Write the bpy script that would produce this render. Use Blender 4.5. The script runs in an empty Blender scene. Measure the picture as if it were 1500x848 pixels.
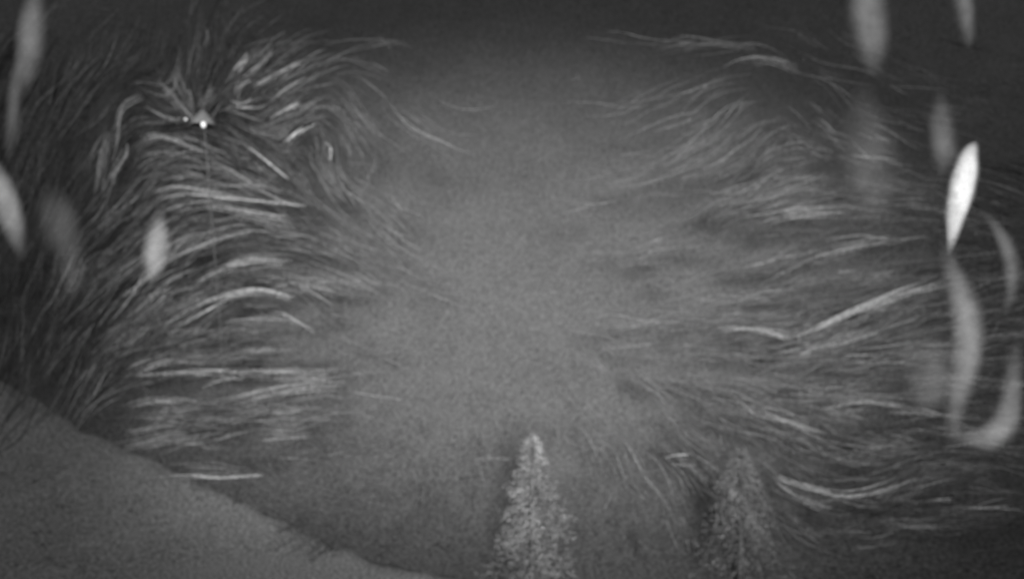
import bpy, math, random
import numpy as np
from mathutils import Vector, noise as mn
random.seed(7); np.random.seed(7)
sc=bpy.context.scene
sc.view_settings.view_transform='Standard'; sc.view_settings.look='None'; sc.view_settings.exposure=0
CZ=2.0
def P(px,py,d): return Vector(((px-750)/1000*d, d, CZ-(py-424)/1000*d))

# ---------------- world / light
w=bpy.data.worlds.new("World"); sc.world=w; w.use_nodes=True
nt=w.node_tree; bg=nt.nodes['Background']
sky=nt.nodes.new('ShaderNodeTexSky'); sky.sky_type='NISHITA'; sky.sun_disc=False
sky.sun_elevation=math.radians(34); sky.sun_rotation=math.radians(180)
bw=nt.nodes.new('ShaderNodeRGBToBW')
nt.links.new(sky.outputs[0],bw.inputs[0]); nt.links.new(bw.outputs[0],bg.inputs[0])
bg.inputs[1].default_value=0.012
def lamp(name,typ,loc,target,energy,**k):
    l=bpy.data.lights.new(name,typ); l.energy=energy
    for a,b in k.items(): setattr(l,a,b)
    o=bpy.data.objects.new(name,l); sc.collection.objects.link(o); o.location=loc
    o.rotation_euler=(Vector(target)-Vector(loc)).to_track_quat('-Z','Y').to_euler(); return o
lamp("moonlight",'SUN',(0,-20,9),(0,0,0),0.27,angle=math.radians(30))  # added fill from behind the camera for an even base level
sp=lamp("infrared_floodlight",'SPOT',(0.3,-5,3.0),(0.3,9.5,2.1),8600,spot_size=math.radians(35),spot_blend=1.0,shadow_soft_size=0.6)
sp.scale=(1.5,1.0,1.0)

# ---------------- materials
def mat(name,base,grain=0.35,gscale=45,mid=0.3,mscale=3.0,attr=False,rough=0.9,alpha=None,stretch=(1,1,1)):
    m=bpy.data.materials.new(name); m.use_nodes=True; t=m.node_tree; b=t.nodes['Principled BSDF']
    b.inputs['Roughness'].default_value=rough; b.inputs['Specular IOR Level'].default_value=0.0
    tc=t.nodes.new('ShaderNodeTexCoord')
    mp=t.nodes.new('ShaderNodeMapping'); mp.inputs['Scale'].default_value=stretch
    t.links.new(tc.outputs['Object'],mp.inputs[0])
    def nz(scale,detail,src):
        n=t.nodes.new('ShaderNodeTexNoise'); n.inputs['Scale'].default_value=scale; n.inputs['Detail'].default_value=detail
        t.links.new(src,n.inputs['Vector']); return n.outputs[0]
    def math_(op,a,b_):
        n=t.nodes.new('ShaderNodeMath'); n.operation=op
        for i,v in enumerate((a,b_)):
            if isinstance(v,(int,float)): n.inputs[i].default_value=v
            else: t.links.new(v,n.inputs[i])
        return n.outputs[0]
    g=math_('MULTIPLY',math_('SUBTRACT',nz(gscale,2,tc.outputs['Object']),0.5),grain*3)
    g2=math_('MULTIPLY',math_('SUBTRACT',nz(mscale,5,mp.outputs[0]),0.5),mid*2)
    s=math_('ADD',math_('ADD',g,g2),1.0)
    if attr:
        a=t.nodes.new('ShaderNodeAttribute'); a.attribute_name='tone'
        v=math_('MULTIPLY',s,a.outputs['Fac'])
    else: v=math_('MULTIPLY',s,base)
    v=math_('MAXIMUM',v,0.01)
    cb=t.nodes.new('ShaderNodeCombineColor')
    for i in range(3): t.links.new(v,cb.inputs[i])
    t.links.new(cb.outputs[0],b.inputs['Base Color'])
    if alpha:
        uv=t.nodes.new('ShaderNodeUVMap'); sp=t.nodes.new('ShaderNodeSeparateXYZ'); t.links.new(uv.outputs[0],sp.inputs[0])
        def bump(c):
            return math_('MULTIPLY',math_('MULTIPLY',c,math_('SUBTRACT',1.0,c)),4.0)
        au=math_('POWER',bump(sp.outputs[0]),2.2); av=math_('POWER',bump(sp.outputs[1]),1.6)
        n3=math_('ADD',math_('MULTIPLY',nz(22,4,tc.outputs['Object']),1.6),0.1)
        aa=t.nodes.new('ShaderNodeAttribute'); aa.attribute_name='dens'
        al=math_('MULTIPLY',math_('MULTIPLY',math_('MULTIPLY',au,av),n3),aa.outputs['Fac'])
        t.links.new(math_('MINIMUM',al,1.0),b.inputs['Alpha'])
    return m
M_ground=mat("misty_ground",0.22,1.1,40,0.2,1.2)  # mottled grey also stands in for fog on the far slope
M_road=mat("gravel",0.50,1.3,50,0.25,1.5)
M_grass=mat("dry_grass",0.3,0.9,34,0.5,5,attr=True)
M_web=mat("cobweb_silk",0.3,0.15,60,0.1,8,attr=True,alpha=True)
M_con=mat("conifer_needles",0.3,0.5,40,0.5,8,attr=True)
M_bark=mat("bark",0.1,0.3,60,0.3,10)

def mesh(name,V,F,mt,tone=None,smooth=False,uv=None,dens=None,parent=None):
    me=bpy.data.meshes.new(name); me.from_pydata([tuple(v) for v in V],[],F); me.update()
    me.materials.append(mt)
    if tone is not None:
        a=me.attributes.new('tone','FLOAT','POINT'); a.data.foreach_set('value',tone)
    if dens is not None:
        a=me.attributes.new('dens','FLOAT','POINT'); a.data.foreach_set('value',dens)
    if uv is not None:
        l=me.uv_layers.new(name='UVMap')
        for lp in me.loops: l.data[lp.index].uv=uv[lp.vertex_index]
    if smooth: me.polygons.foreach_set('use_smooth',[True]*len(me.polygons))
    o=bpy.data.objects.new(name,me); sc.collection.objects.link(o)
    if parent: o.parent=parent
    return o

# ---------------- terrain; far side curved up as a backdrop standing in for lit fog
def H(x,y):
    yy=max(y,0.0); r=math.sqrt(0.22*x*x+yy*yy)
    t=max(r-5.0,0)
    z=0.1*t*t if t<14 else 19.6+2.8*(t-14)
    return z+0.10*mn.noise(Vector((x*0.5,y*0.5,0)))*min(1,abs(t)/3+0.2)
def axis(a,b,n): return [ (a+(b-a)*i/(n-1)) for i in range(n)]
xs=axis(-60,60,241); ys=axis(-40,36,191)
V=[];F=[]
for y in ys:
    for x in xs: V.append((x,y,H(x,y)))
nx=len(xs)
for j in range(len(ys)-1):
    for i in range(nx-1):
        a=j*nx+i; F.append((a,a+1,a+nx+1,a+nx))
mesh("ground",V,F,M_ground,smooth=True)
def ray(px,py):
    d=0.5
    while d<60:
        p=P(px,py,d)
        if p.z<H(p.x,p.y): break
        d+=0.05
    return P(px,py,d)
E=[(-300,470),(-120,515),(0,560),(120,632),(230,682),(350,738),(420,770),(480,800),(560,828),(640,846),(760,862),(900,880)]
def lerpE(x):
    for (a,b),(c,d) in zip(E,E[1:]):
        if x<=c: t=(x-a)/(c-a); return b+(d-b)*t
    return E[-1][1]
V=[];F=[];cols=100;rows=24
for i in range(cols):
    x=-300+1200*i/(cols-1); e=lerpE(x)+7*mn.noise(Vector((x*0.03,0,0)))+4*mn.noise(Vector((x*0.11,3,0)))
    for j in range(rows):
        t=(j/(rows-1))**1.5
        p=ray(x,e+t*(1500-e)); V.append((p.x,p.y,H(p.x,p.y)+0.02-(0.018 if j==0 else 0)))
for i in range(cols-1):
    for j in range(rows-1):
        a=i*rows+j; F.append((a,a+1,a+rows+1,a+rows))
mesh("road",V,F,M_road,smooth=True)

# ---------------- flow of the long arching grass
FL=[(20,500,.25,-1),(60,400,.3,-1),(40,250,.3,-1),(120,250,.5,-1),(180,230,.4,-1),(100,550,.45,-.9),(150,450,.6,-.8),(200,400,.7,-.7),
(220,500,.85,-.5),(300,430,.9,-.35),(380,425,1,0),(450,450,.9,.4),(250,360,.8,-.5),(330,340,1,-.15),(400,300,1,.2),(430,380,1,.1),
(300,290,1,-.05),(200,300,.7,-.7),(350,545,1,0),(250,550,1,-.05),(350,590,1,-.1),(420,640,1,-.1),(300,700,1,-.03),(200,620,.95,-.2),(530,380,.8,.5),(560,540,1,.05),
(350,95,.55,-.8),(400,130,.75,-.6),(440,110,.8,-.5),(420,160,.8,-.5),(430,200,.7,-.7),(480,220,.1,1),(390,230,.7,.7),(350,205,.8,.5),
(220,150,.7,.6),(180,160,.6,-.8),(280,130,-.1,-1),(250,60,.3,-.9),(300,50,.1,-1),(480,40,1,-.1),(400,50,.9,-.4),(450,260,.5,.8),(300,210,.9,.4),(230,200,.9,-.2),
(150,120,.6,-.7),(90,120,.4,-.9),(520,160,.6,.7),(560,300,.6,.6),(500,600,1,0),(540,470,1,.15),
(1100,485,1,-.1),(1200,480,.9,-.38),(1300,440,.95,-.32),(1150,440,1,-.15),(1050,400,1,-.3),(1150,330,1,-.15),(1200,270,1,-.15),(1300,330,1,0),
(1050,310,.9,-.4),(1100,230,.7,-.6),(1100,90,1,-.05),(1160,95,.9,.4),(1200,170,.7,.7),(1000,470,1,-.15),(1100,540,1,.05),(1200,540,1,-.1),(1100,600,.9,.4),
(1200,640,.9,.35),(1250,720,1,0),(1320,705,.9,-.4),(1150,700,.8,.55),(1350,735,1,-.1),(1300,560,1,-.1),(1350,620,1,0),(1050,180,.8,-.6),(950,650,.6,.8),
(1250,220,.7,.4),(1420,450,.9,-.2),(1420,250,.8,.3),(1450,650,1,.1),(960,380,.95,-.3),
(650,700,-.15,1),(850,720,.1,1),(900,620,.5,.8),(640,660,.2,-1),(750,600,0,1),(1000,780,.3,.9),(1100,780,.4,.8)]
FA=np.array(FL,float); nn=np.hypot(FA[:,2],FA[:,3]); FA[:,2]/=nn; FA[:,3]/=nn
def flow(x,y):
    d=(FA[:,0]-x)**2+(FA[:,1]-y)**2+150; wgt=1/d**1.6
    u=(wgt*FA[:,2]).sum(); v=(wgt*FA[:,3]).sum(); n=math.hypot(u,v)+1e-9
    return u/n,v/n
def trace(x,y,L,step=9,jit=0.0,turn=0.0):
    pts=[(x,y)]; zz=random.uniform(0,50)
    for s in (1,-1):
        cx,cy=x,y; out=[]
        for k in range(int(L/2/step)):
            u,v=flow(cx,cy)
            a=jit*mn.noise(Vector((cx*.02,cy*.02,zz)))+turn
            u,v=u*math.cos(a)-v*math.sin(a),u*math.sin(a)+v*math.cos(a)
            cx+=s*u*step; cy+=s*v*step; out.append((cx,cy))
        pts = pts+out if s==1 else out[::-1]+pts
    return pts
class Bag:
    def __init__(s): s.V=[];s.F=[];s.T=[];s.U=[];s.D=[]
    def strand(s,pts,d0,d1,w,tone,dens=1.0,camface=0.5):
        n=len(pts)
        if n<3: return
        q=[P(x,y,d0+(d1-d0)*i/(n-1)) for i,(x,y) in enumerate(pts)]
        tl=random.uniform(-camface,camface)
        b=len(s.V)
        for i,p in enumerate(q):
            t=(q[min(i+1,n-1)]-q[max(i-1,0)]).normalized()
            side=t.cross(Vector((0,1,0))); 
            if side.length<1e-4: side=Vector((1,0,0))
            side.normalize(); side=(side+Vector((0,tl,0))).normalized()
            f=i/(n-1); ww=w*d0/1000/2*(0.12+0.88*math.sin(math.pi*f)**0.7)
            s.V+= [p-side*ww,p+side*ww]; s.T+=[tone]*2; s.U+=[(0,f),(1,f)]; s.D+=[dens]*2
            if i: k=b+2*i; s.F.append((k-2,k-1,k+1,k))
    def make(s,name,m,**k):
        return mesh(name,s.V,s.F,m,tone=s.T,uv=s.U,dens=s.D,**k)
def crv(ctrl,t):
    u=t*(len(ctrl)-1); j=min(int(u),len(ctrl)-2); f=u-j
    r=[]
    for c in(0,1):
        p=[ctrl[max(0,min(len(ctrl)-1,j+o))][c] for o in(-1,0,1,2)]
        r.append(.5*((2*p[1])+(-p[0]+p[2])*f+(2*p[0]-5*p[1]+4*p[2]-p[3])*f*f+(-p[0]+3*p[1]-3*p[2]+p[3])*f**3))
    return r
def bundle(bag,x,y,L,n,spread,d,tone,w=1.5,jit=0.55,ctrl=None,turn=.08):
    for k in range(n):
        if ctrl is None:
            a=random.gauss(0,spread); fx,fy=flow(x,y)
            sx=x-fy*a+fx*random.gauss(0,L*.2); sy=y+fx*a+fy*random.gauss(0,L*.2)
            pts=trace(sx,sy,L*random.uniform(.4,1.1),jit=jit,turn=random.gauss(0,turn))
        else:
            a=random.gauss(0,spread); b=random.gauss(0,spread)
            t0=random.uniform(-.0,.5); t1=min(1,t0+random.uniform(.4,.8)); pts=[]
            for i in range(11):
                t=t0+(t1-t0)*i/10; q=crv(ctrl,t)
                pts.append((q[0]+a*.6+(b-a)*t*.3,q[1]+a+(b-a)*t))
        dd=d+random.gauss(0,.12)
        bag.strand(pts,dd,dd+random.uniform(-.4,.4),w*random.uniform(.6,1.3),tone*random.uniform(.6,1.25))
def depth(x,y):
    p=ray(x,min(y,700)); return max(3.2,min(8.0,p.y*0.82))
G1=Bag(); G2=Bag(); G3=Bag()
sm=lambda a,b,x:max(0,min(1,(x-a)/(b-a)))
def box(x0,x1,y0,y1,N,bag,tone,L,n,spread,dens=lambda x,y:1,w=1.5,turn=.08):
    c=0
    while c<N:
        x=random.uniform(x0,x1); y=random.uniform(y0,y1)
        if random.random()>dens(x,y): c+=.3; continue
        c+=1
        tn=tone[0]+(tone[1]-tone[0])*random.random()**1.8
        # grass nearer the hollow is greyed by painted haze, toward the ground behind it
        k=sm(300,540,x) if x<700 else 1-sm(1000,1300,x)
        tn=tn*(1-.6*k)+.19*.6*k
        if x<260: tn*=1.2  # far-left strands painted lighter where the floodlight is weak
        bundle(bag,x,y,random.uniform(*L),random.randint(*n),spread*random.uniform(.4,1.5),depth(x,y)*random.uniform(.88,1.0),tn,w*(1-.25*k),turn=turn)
def edge(x,y): return 1 if y<lerpE(x)-15 else .12
dl=lambda x,y:(1-sm(360,660,x))*(1 if y<560 else 1-sm(560,720,y))*(.15+.85*sm(-10,100,y))*edge(x,y)
box(-120,680,0,720,450,G1,(.15,.42),(60,150),(5,10),3.2,dl,w=1.4)
box(-120,680,0,720,360,G1,(.12,.32),(20,50),(4,8),7,dl,turn=.7,w=1.2)
box(-120,480,80,600,170,G1,(.09,.13),(60,150),(5,10),4,dl,w=2)
dr=lambda x,y:sm(820,1120,x)*(.2+.8*sm(150,320,y))*(1-.5*sm(620,800,y))
box(820,1600,60,800,380,G2,(.15,.33),(60,150),(5,9),4.5,dr,w=1.3)
box(820,1600,60,800,280,G2,(.13,.27),(20,50),(4,8),7,dr,turn=.6,w=1.1)
box(900,1600,150,760,130,G2,(.10,.14),(60,150),(4,9),5,dr,w=2)
box(400,1300,620,900,330,G3,(.05,.13),(20,60),(4,7),9,turn=.4,w=1.5)
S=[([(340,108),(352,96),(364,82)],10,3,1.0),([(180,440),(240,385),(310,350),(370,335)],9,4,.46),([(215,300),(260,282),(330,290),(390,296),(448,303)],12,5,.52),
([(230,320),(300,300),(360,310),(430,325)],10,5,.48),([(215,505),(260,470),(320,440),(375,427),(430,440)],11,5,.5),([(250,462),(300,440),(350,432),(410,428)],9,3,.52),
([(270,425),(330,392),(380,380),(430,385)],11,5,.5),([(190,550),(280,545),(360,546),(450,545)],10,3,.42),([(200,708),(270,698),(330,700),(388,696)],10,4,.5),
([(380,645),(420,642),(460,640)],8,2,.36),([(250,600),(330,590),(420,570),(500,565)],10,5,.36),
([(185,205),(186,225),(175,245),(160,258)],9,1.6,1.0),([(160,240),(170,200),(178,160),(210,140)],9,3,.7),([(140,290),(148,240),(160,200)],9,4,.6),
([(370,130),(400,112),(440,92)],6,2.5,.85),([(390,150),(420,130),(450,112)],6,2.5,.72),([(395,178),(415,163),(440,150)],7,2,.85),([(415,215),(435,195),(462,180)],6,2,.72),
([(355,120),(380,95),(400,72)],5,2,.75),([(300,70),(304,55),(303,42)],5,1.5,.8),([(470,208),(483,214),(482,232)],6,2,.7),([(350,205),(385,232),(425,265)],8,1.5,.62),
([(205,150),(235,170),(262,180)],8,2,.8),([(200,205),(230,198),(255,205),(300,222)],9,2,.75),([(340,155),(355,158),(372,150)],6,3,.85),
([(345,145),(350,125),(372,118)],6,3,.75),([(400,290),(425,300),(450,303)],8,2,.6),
([(284,170),(282,150),(276,130)],14,2,.8),([(285,176),(262,152),(235,128)],36,9,.42),([(290,176),(300,154),(316,134)],26,9,.38),([(282,174),(272,148),(258,118)],50,12,.38),  # strand fans added to catch the point light as a glow wedge
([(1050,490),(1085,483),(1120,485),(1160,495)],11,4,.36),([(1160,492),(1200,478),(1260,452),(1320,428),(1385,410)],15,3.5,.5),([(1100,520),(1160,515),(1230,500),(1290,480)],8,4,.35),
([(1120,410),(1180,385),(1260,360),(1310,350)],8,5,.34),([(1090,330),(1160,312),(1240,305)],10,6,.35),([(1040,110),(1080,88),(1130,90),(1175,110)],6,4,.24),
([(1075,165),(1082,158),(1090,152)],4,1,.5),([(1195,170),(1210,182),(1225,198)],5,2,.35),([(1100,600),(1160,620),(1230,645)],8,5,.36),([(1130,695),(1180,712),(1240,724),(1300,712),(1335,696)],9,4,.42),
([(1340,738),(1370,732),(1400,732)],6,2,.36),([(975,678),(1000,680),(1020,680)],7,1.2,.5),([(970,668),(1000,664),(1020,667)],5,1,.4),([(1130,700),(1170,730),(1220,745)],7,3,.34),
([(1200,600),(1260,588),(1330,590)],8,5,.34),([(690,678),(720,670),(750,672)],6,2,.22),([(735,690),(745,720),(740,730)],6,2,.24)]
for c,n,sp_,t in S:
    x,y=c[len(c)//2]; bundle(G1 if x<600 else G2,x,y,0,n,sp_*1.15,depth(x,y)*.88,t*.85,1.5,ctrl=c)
G1.make("tall_grass",M_grass); G2.make("tall_grass",M_grass); G3.make("ground_grass",M_grass)

# ---------------- two glints as emissive blobs, with a made-up lamp body (upper left)
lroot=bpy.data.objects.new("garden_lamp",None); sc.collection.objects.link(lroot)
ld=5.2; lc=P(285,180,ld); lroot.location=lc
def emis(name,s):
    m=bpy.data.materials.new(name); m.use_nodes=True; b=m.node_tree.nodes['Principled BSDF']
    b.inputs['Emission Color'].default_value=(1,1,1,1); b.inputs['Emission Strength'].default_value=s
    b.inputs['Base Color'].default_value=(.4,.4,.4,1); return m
def blob(name,c,r,m,parent,sub=2):
    import bmesh
    bm=bmesh.new(); bmesh.ops.create_icosphere(bm,subdivisions=sub,radius=1)
    me=bpy.data.meshes.new(name)
    for v in bm.verts: v.co=Vector((v.co.x*r[0],v.co.y*r[1],v.co.z*r[2]))+Vector(c)
    bm.to_mesh(me); bm.free(); me.materials.append(m)
    me.polygons.foreach_set('use_smooth',[True]*len(me.polygons))
    o=bpy.data.objects.new(name,me); sc.collection.objects.link(o); o.parent=parent; return o
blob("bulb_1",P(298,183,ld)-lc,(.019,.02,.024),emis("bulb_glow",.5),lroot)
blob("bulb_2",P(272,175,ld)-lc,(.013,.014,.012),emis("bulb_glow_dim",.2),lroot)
V=[];F=[];N=20
for r,z in((.02,.10),(.08,.03),(.10,-.01),(.09,-.015)):
    for i in range(N): a=2*math.pi*i/N; V.append((r*math.cos(a)+.01,r*math.sin(a)+.12,z+.02))
for k in range(3):
    for i in range(N): F.append((k*N+i,k*N+(i+1)%N,(k+1)*N+(i+1)%N,(k+1)*N+i))
M_added=mat("lamp_metal",0.12,.3,50,.3,8)  # for the invented body around the glowing blobs
mesh("shade",V,F,M_added,smooth=True,parent=lroot)
V=[];F=[]
for z in(-3.2,.03):
    for i in range(8): a=2*math.pi*i/8; V.append((.004*math.cos(a)+.01,.004*math.sin(a)+.14+(.6 if z<-1 else 0),z))
for i in range(8): F.append((i,(i+1)%8,8+(i+1)%8,8+i))
mesh("stake",V,F,M_added,parent=lroot)
lamp("lamp_light",'POINT',P(283,152,ld-.38),(0,0,0),9,shadow_soft_size=.1)  # added point light, brightens the strands around the glints

# ---------------- cobwebs hanging near the camera (bundles of silk)
def web(name,items):
    B=Bag()
    for c,wd,t,de,d in items:
        for k in range(3):
            ox=0 if k<2 else random.gauss(0,wd*.13); a=random.uniform(-.02,.16); b=random.uniform(.84,1.02)
            B.strand([(lambda q:(q[0]+ox+2*mn.noise(Vector((i*.25,k*7,ox))),q[1]))(crv(c,max(0,min(1,a+(b-a)*i/24)))) for i in range(25)],
                d+k*.012,d+k*.012+.03,wd*random.uniform(.65,1.0),t*.5,de*random.uniform(.35,.6),camface=.1)
    B.make(name,M_web)
web("cobweb",[([(1426,205),(1414,255),(1400,315),(1386,380)],56,.48,2.0,1.5),
([(1386,330),(1396,390),(1416,450),(1420,520),(1404,600),(1400,672)],66,.30,.48,1.6),
([(1374,130),(1380,210),(1396,290)],60,.3,.2,1.55),
([(1430,300),(1470,350),(1484,410),(1468,480)],44,.3,.18,1.5),
([(1490,490),(1480,600),(1450,640),(1390,640)],66,.38,.42,1.76),([(1338,480),(1362,550),(1350,620)],110,.3,.25,1.84),
([(1264,-100),(1270,20),(1286,130)],76,.3,.26,1.5),([(1403,-80),(1414,0),(1424,80)],48,.27,.22,1.5),([(1260,110),(1268,230),(1280,350)],100,.25,.13,1.5)])
web("cobweb",[([(52,-30),(44,60),(34,150)],66,.3,.28,1.5),([(30,60),(18,150),(10,270)],40,.25,.15,1.58),([(-24,220),(6,290),(36,385)],62,.36,.5,1.5),
([(238,305),(230,360),(220,420)],56,.42,.5,1.52),([(92,270),(102,360),(110,450)],70,.22,.13,1.5),([(66,260),(78,320),(86,380)],80,.2,.12,1.6)])

# ---------------- small conifers
def conifer(name,px,top,d,hw,n,tone):
    t=P(px,top,d); base=H(t.x,t.y); h=t.z-base
    root=bpy.data.objects.new(name,None); sc.collection.objects.link(root); root.location=(t.x,t.y,base)
    V=[];F=[]
    K=8
    for k,(z,r) in enumerate(((-.1,.03),(h*.5,.018),(h*.98,.003))):
        for i in range(K): a=2*math.pi*i/K; V.append((r*math.cos(a),r*math.sin(a),z))
    for k in range(2):
        for i in range(K): F.append((k*K+i,k*K+(i+1)%K,(k+1)*K+(i+1)%K,(k+1)*K+i))
    mesh("trunk",V,F,M_bark,parent=root,smooth=True)
    V=[];F=[];T=[]
    for k in range(n):
        f=random.random()**.75; z=h*(1-f*.9)
        a=random.uniform(0,6.283)
        R=hw*f**.8*(.65+.6*mn.noise(Vector((math.cos(a)*1.5,math.sin(a)*1.5,f*9)))+.25*random.random())+.02
        tb=tone*max(.5,1+1.2*mn.noise(Vector((math.cos(a)*2,math.sin(a)*2,f*7+3))))
        tip=Vector((R*math.cos(a),R*math.sin(a),z-R*.1)); st=Vector((0,0,z+R*.1))
        for s in range(7):
            q=st.lerp(tip,.2+.9*random.random()); a2=a+random.uniform(-1.5,1.5)
            dr=Vector((math.cos(a2),math.sin(a2),random.uniform(-.9,.7))).normalized()*.03
            sd=dr.cross(Vector((random.random()-.5,random.random()-.5,random.random()-.5))).normalized()*.0028
            b=len(V); V+=[q-sd,q+sd,q+dr]; F.append((b,b+1,b+2)); T+=[tb]*3
    mesh("foliage",V,F,M_con,tone=T,parent=root)
conifer("conifer_tree",780,635,4.0,.36,1300,.25)
conifer("conifer_tree",1085,655,4.6,.38,900,.2)

# ---------------- camera
cam=bpy.data.cameras.new("camera"); co=bpy.data.objects.new("camera",cam); sc.collection.objects.link(co)
co.location=(0,0,CZ); co.rotation_euler=(math.radians(90),0,0); cam.lens=24; cam.clip_start=.05; cam.clip_end=400
cam.dof.use_dof=True; cam.dof.focus_distance=0.95; cam.dof.aperture_fstop=3.1
sc.camera=co
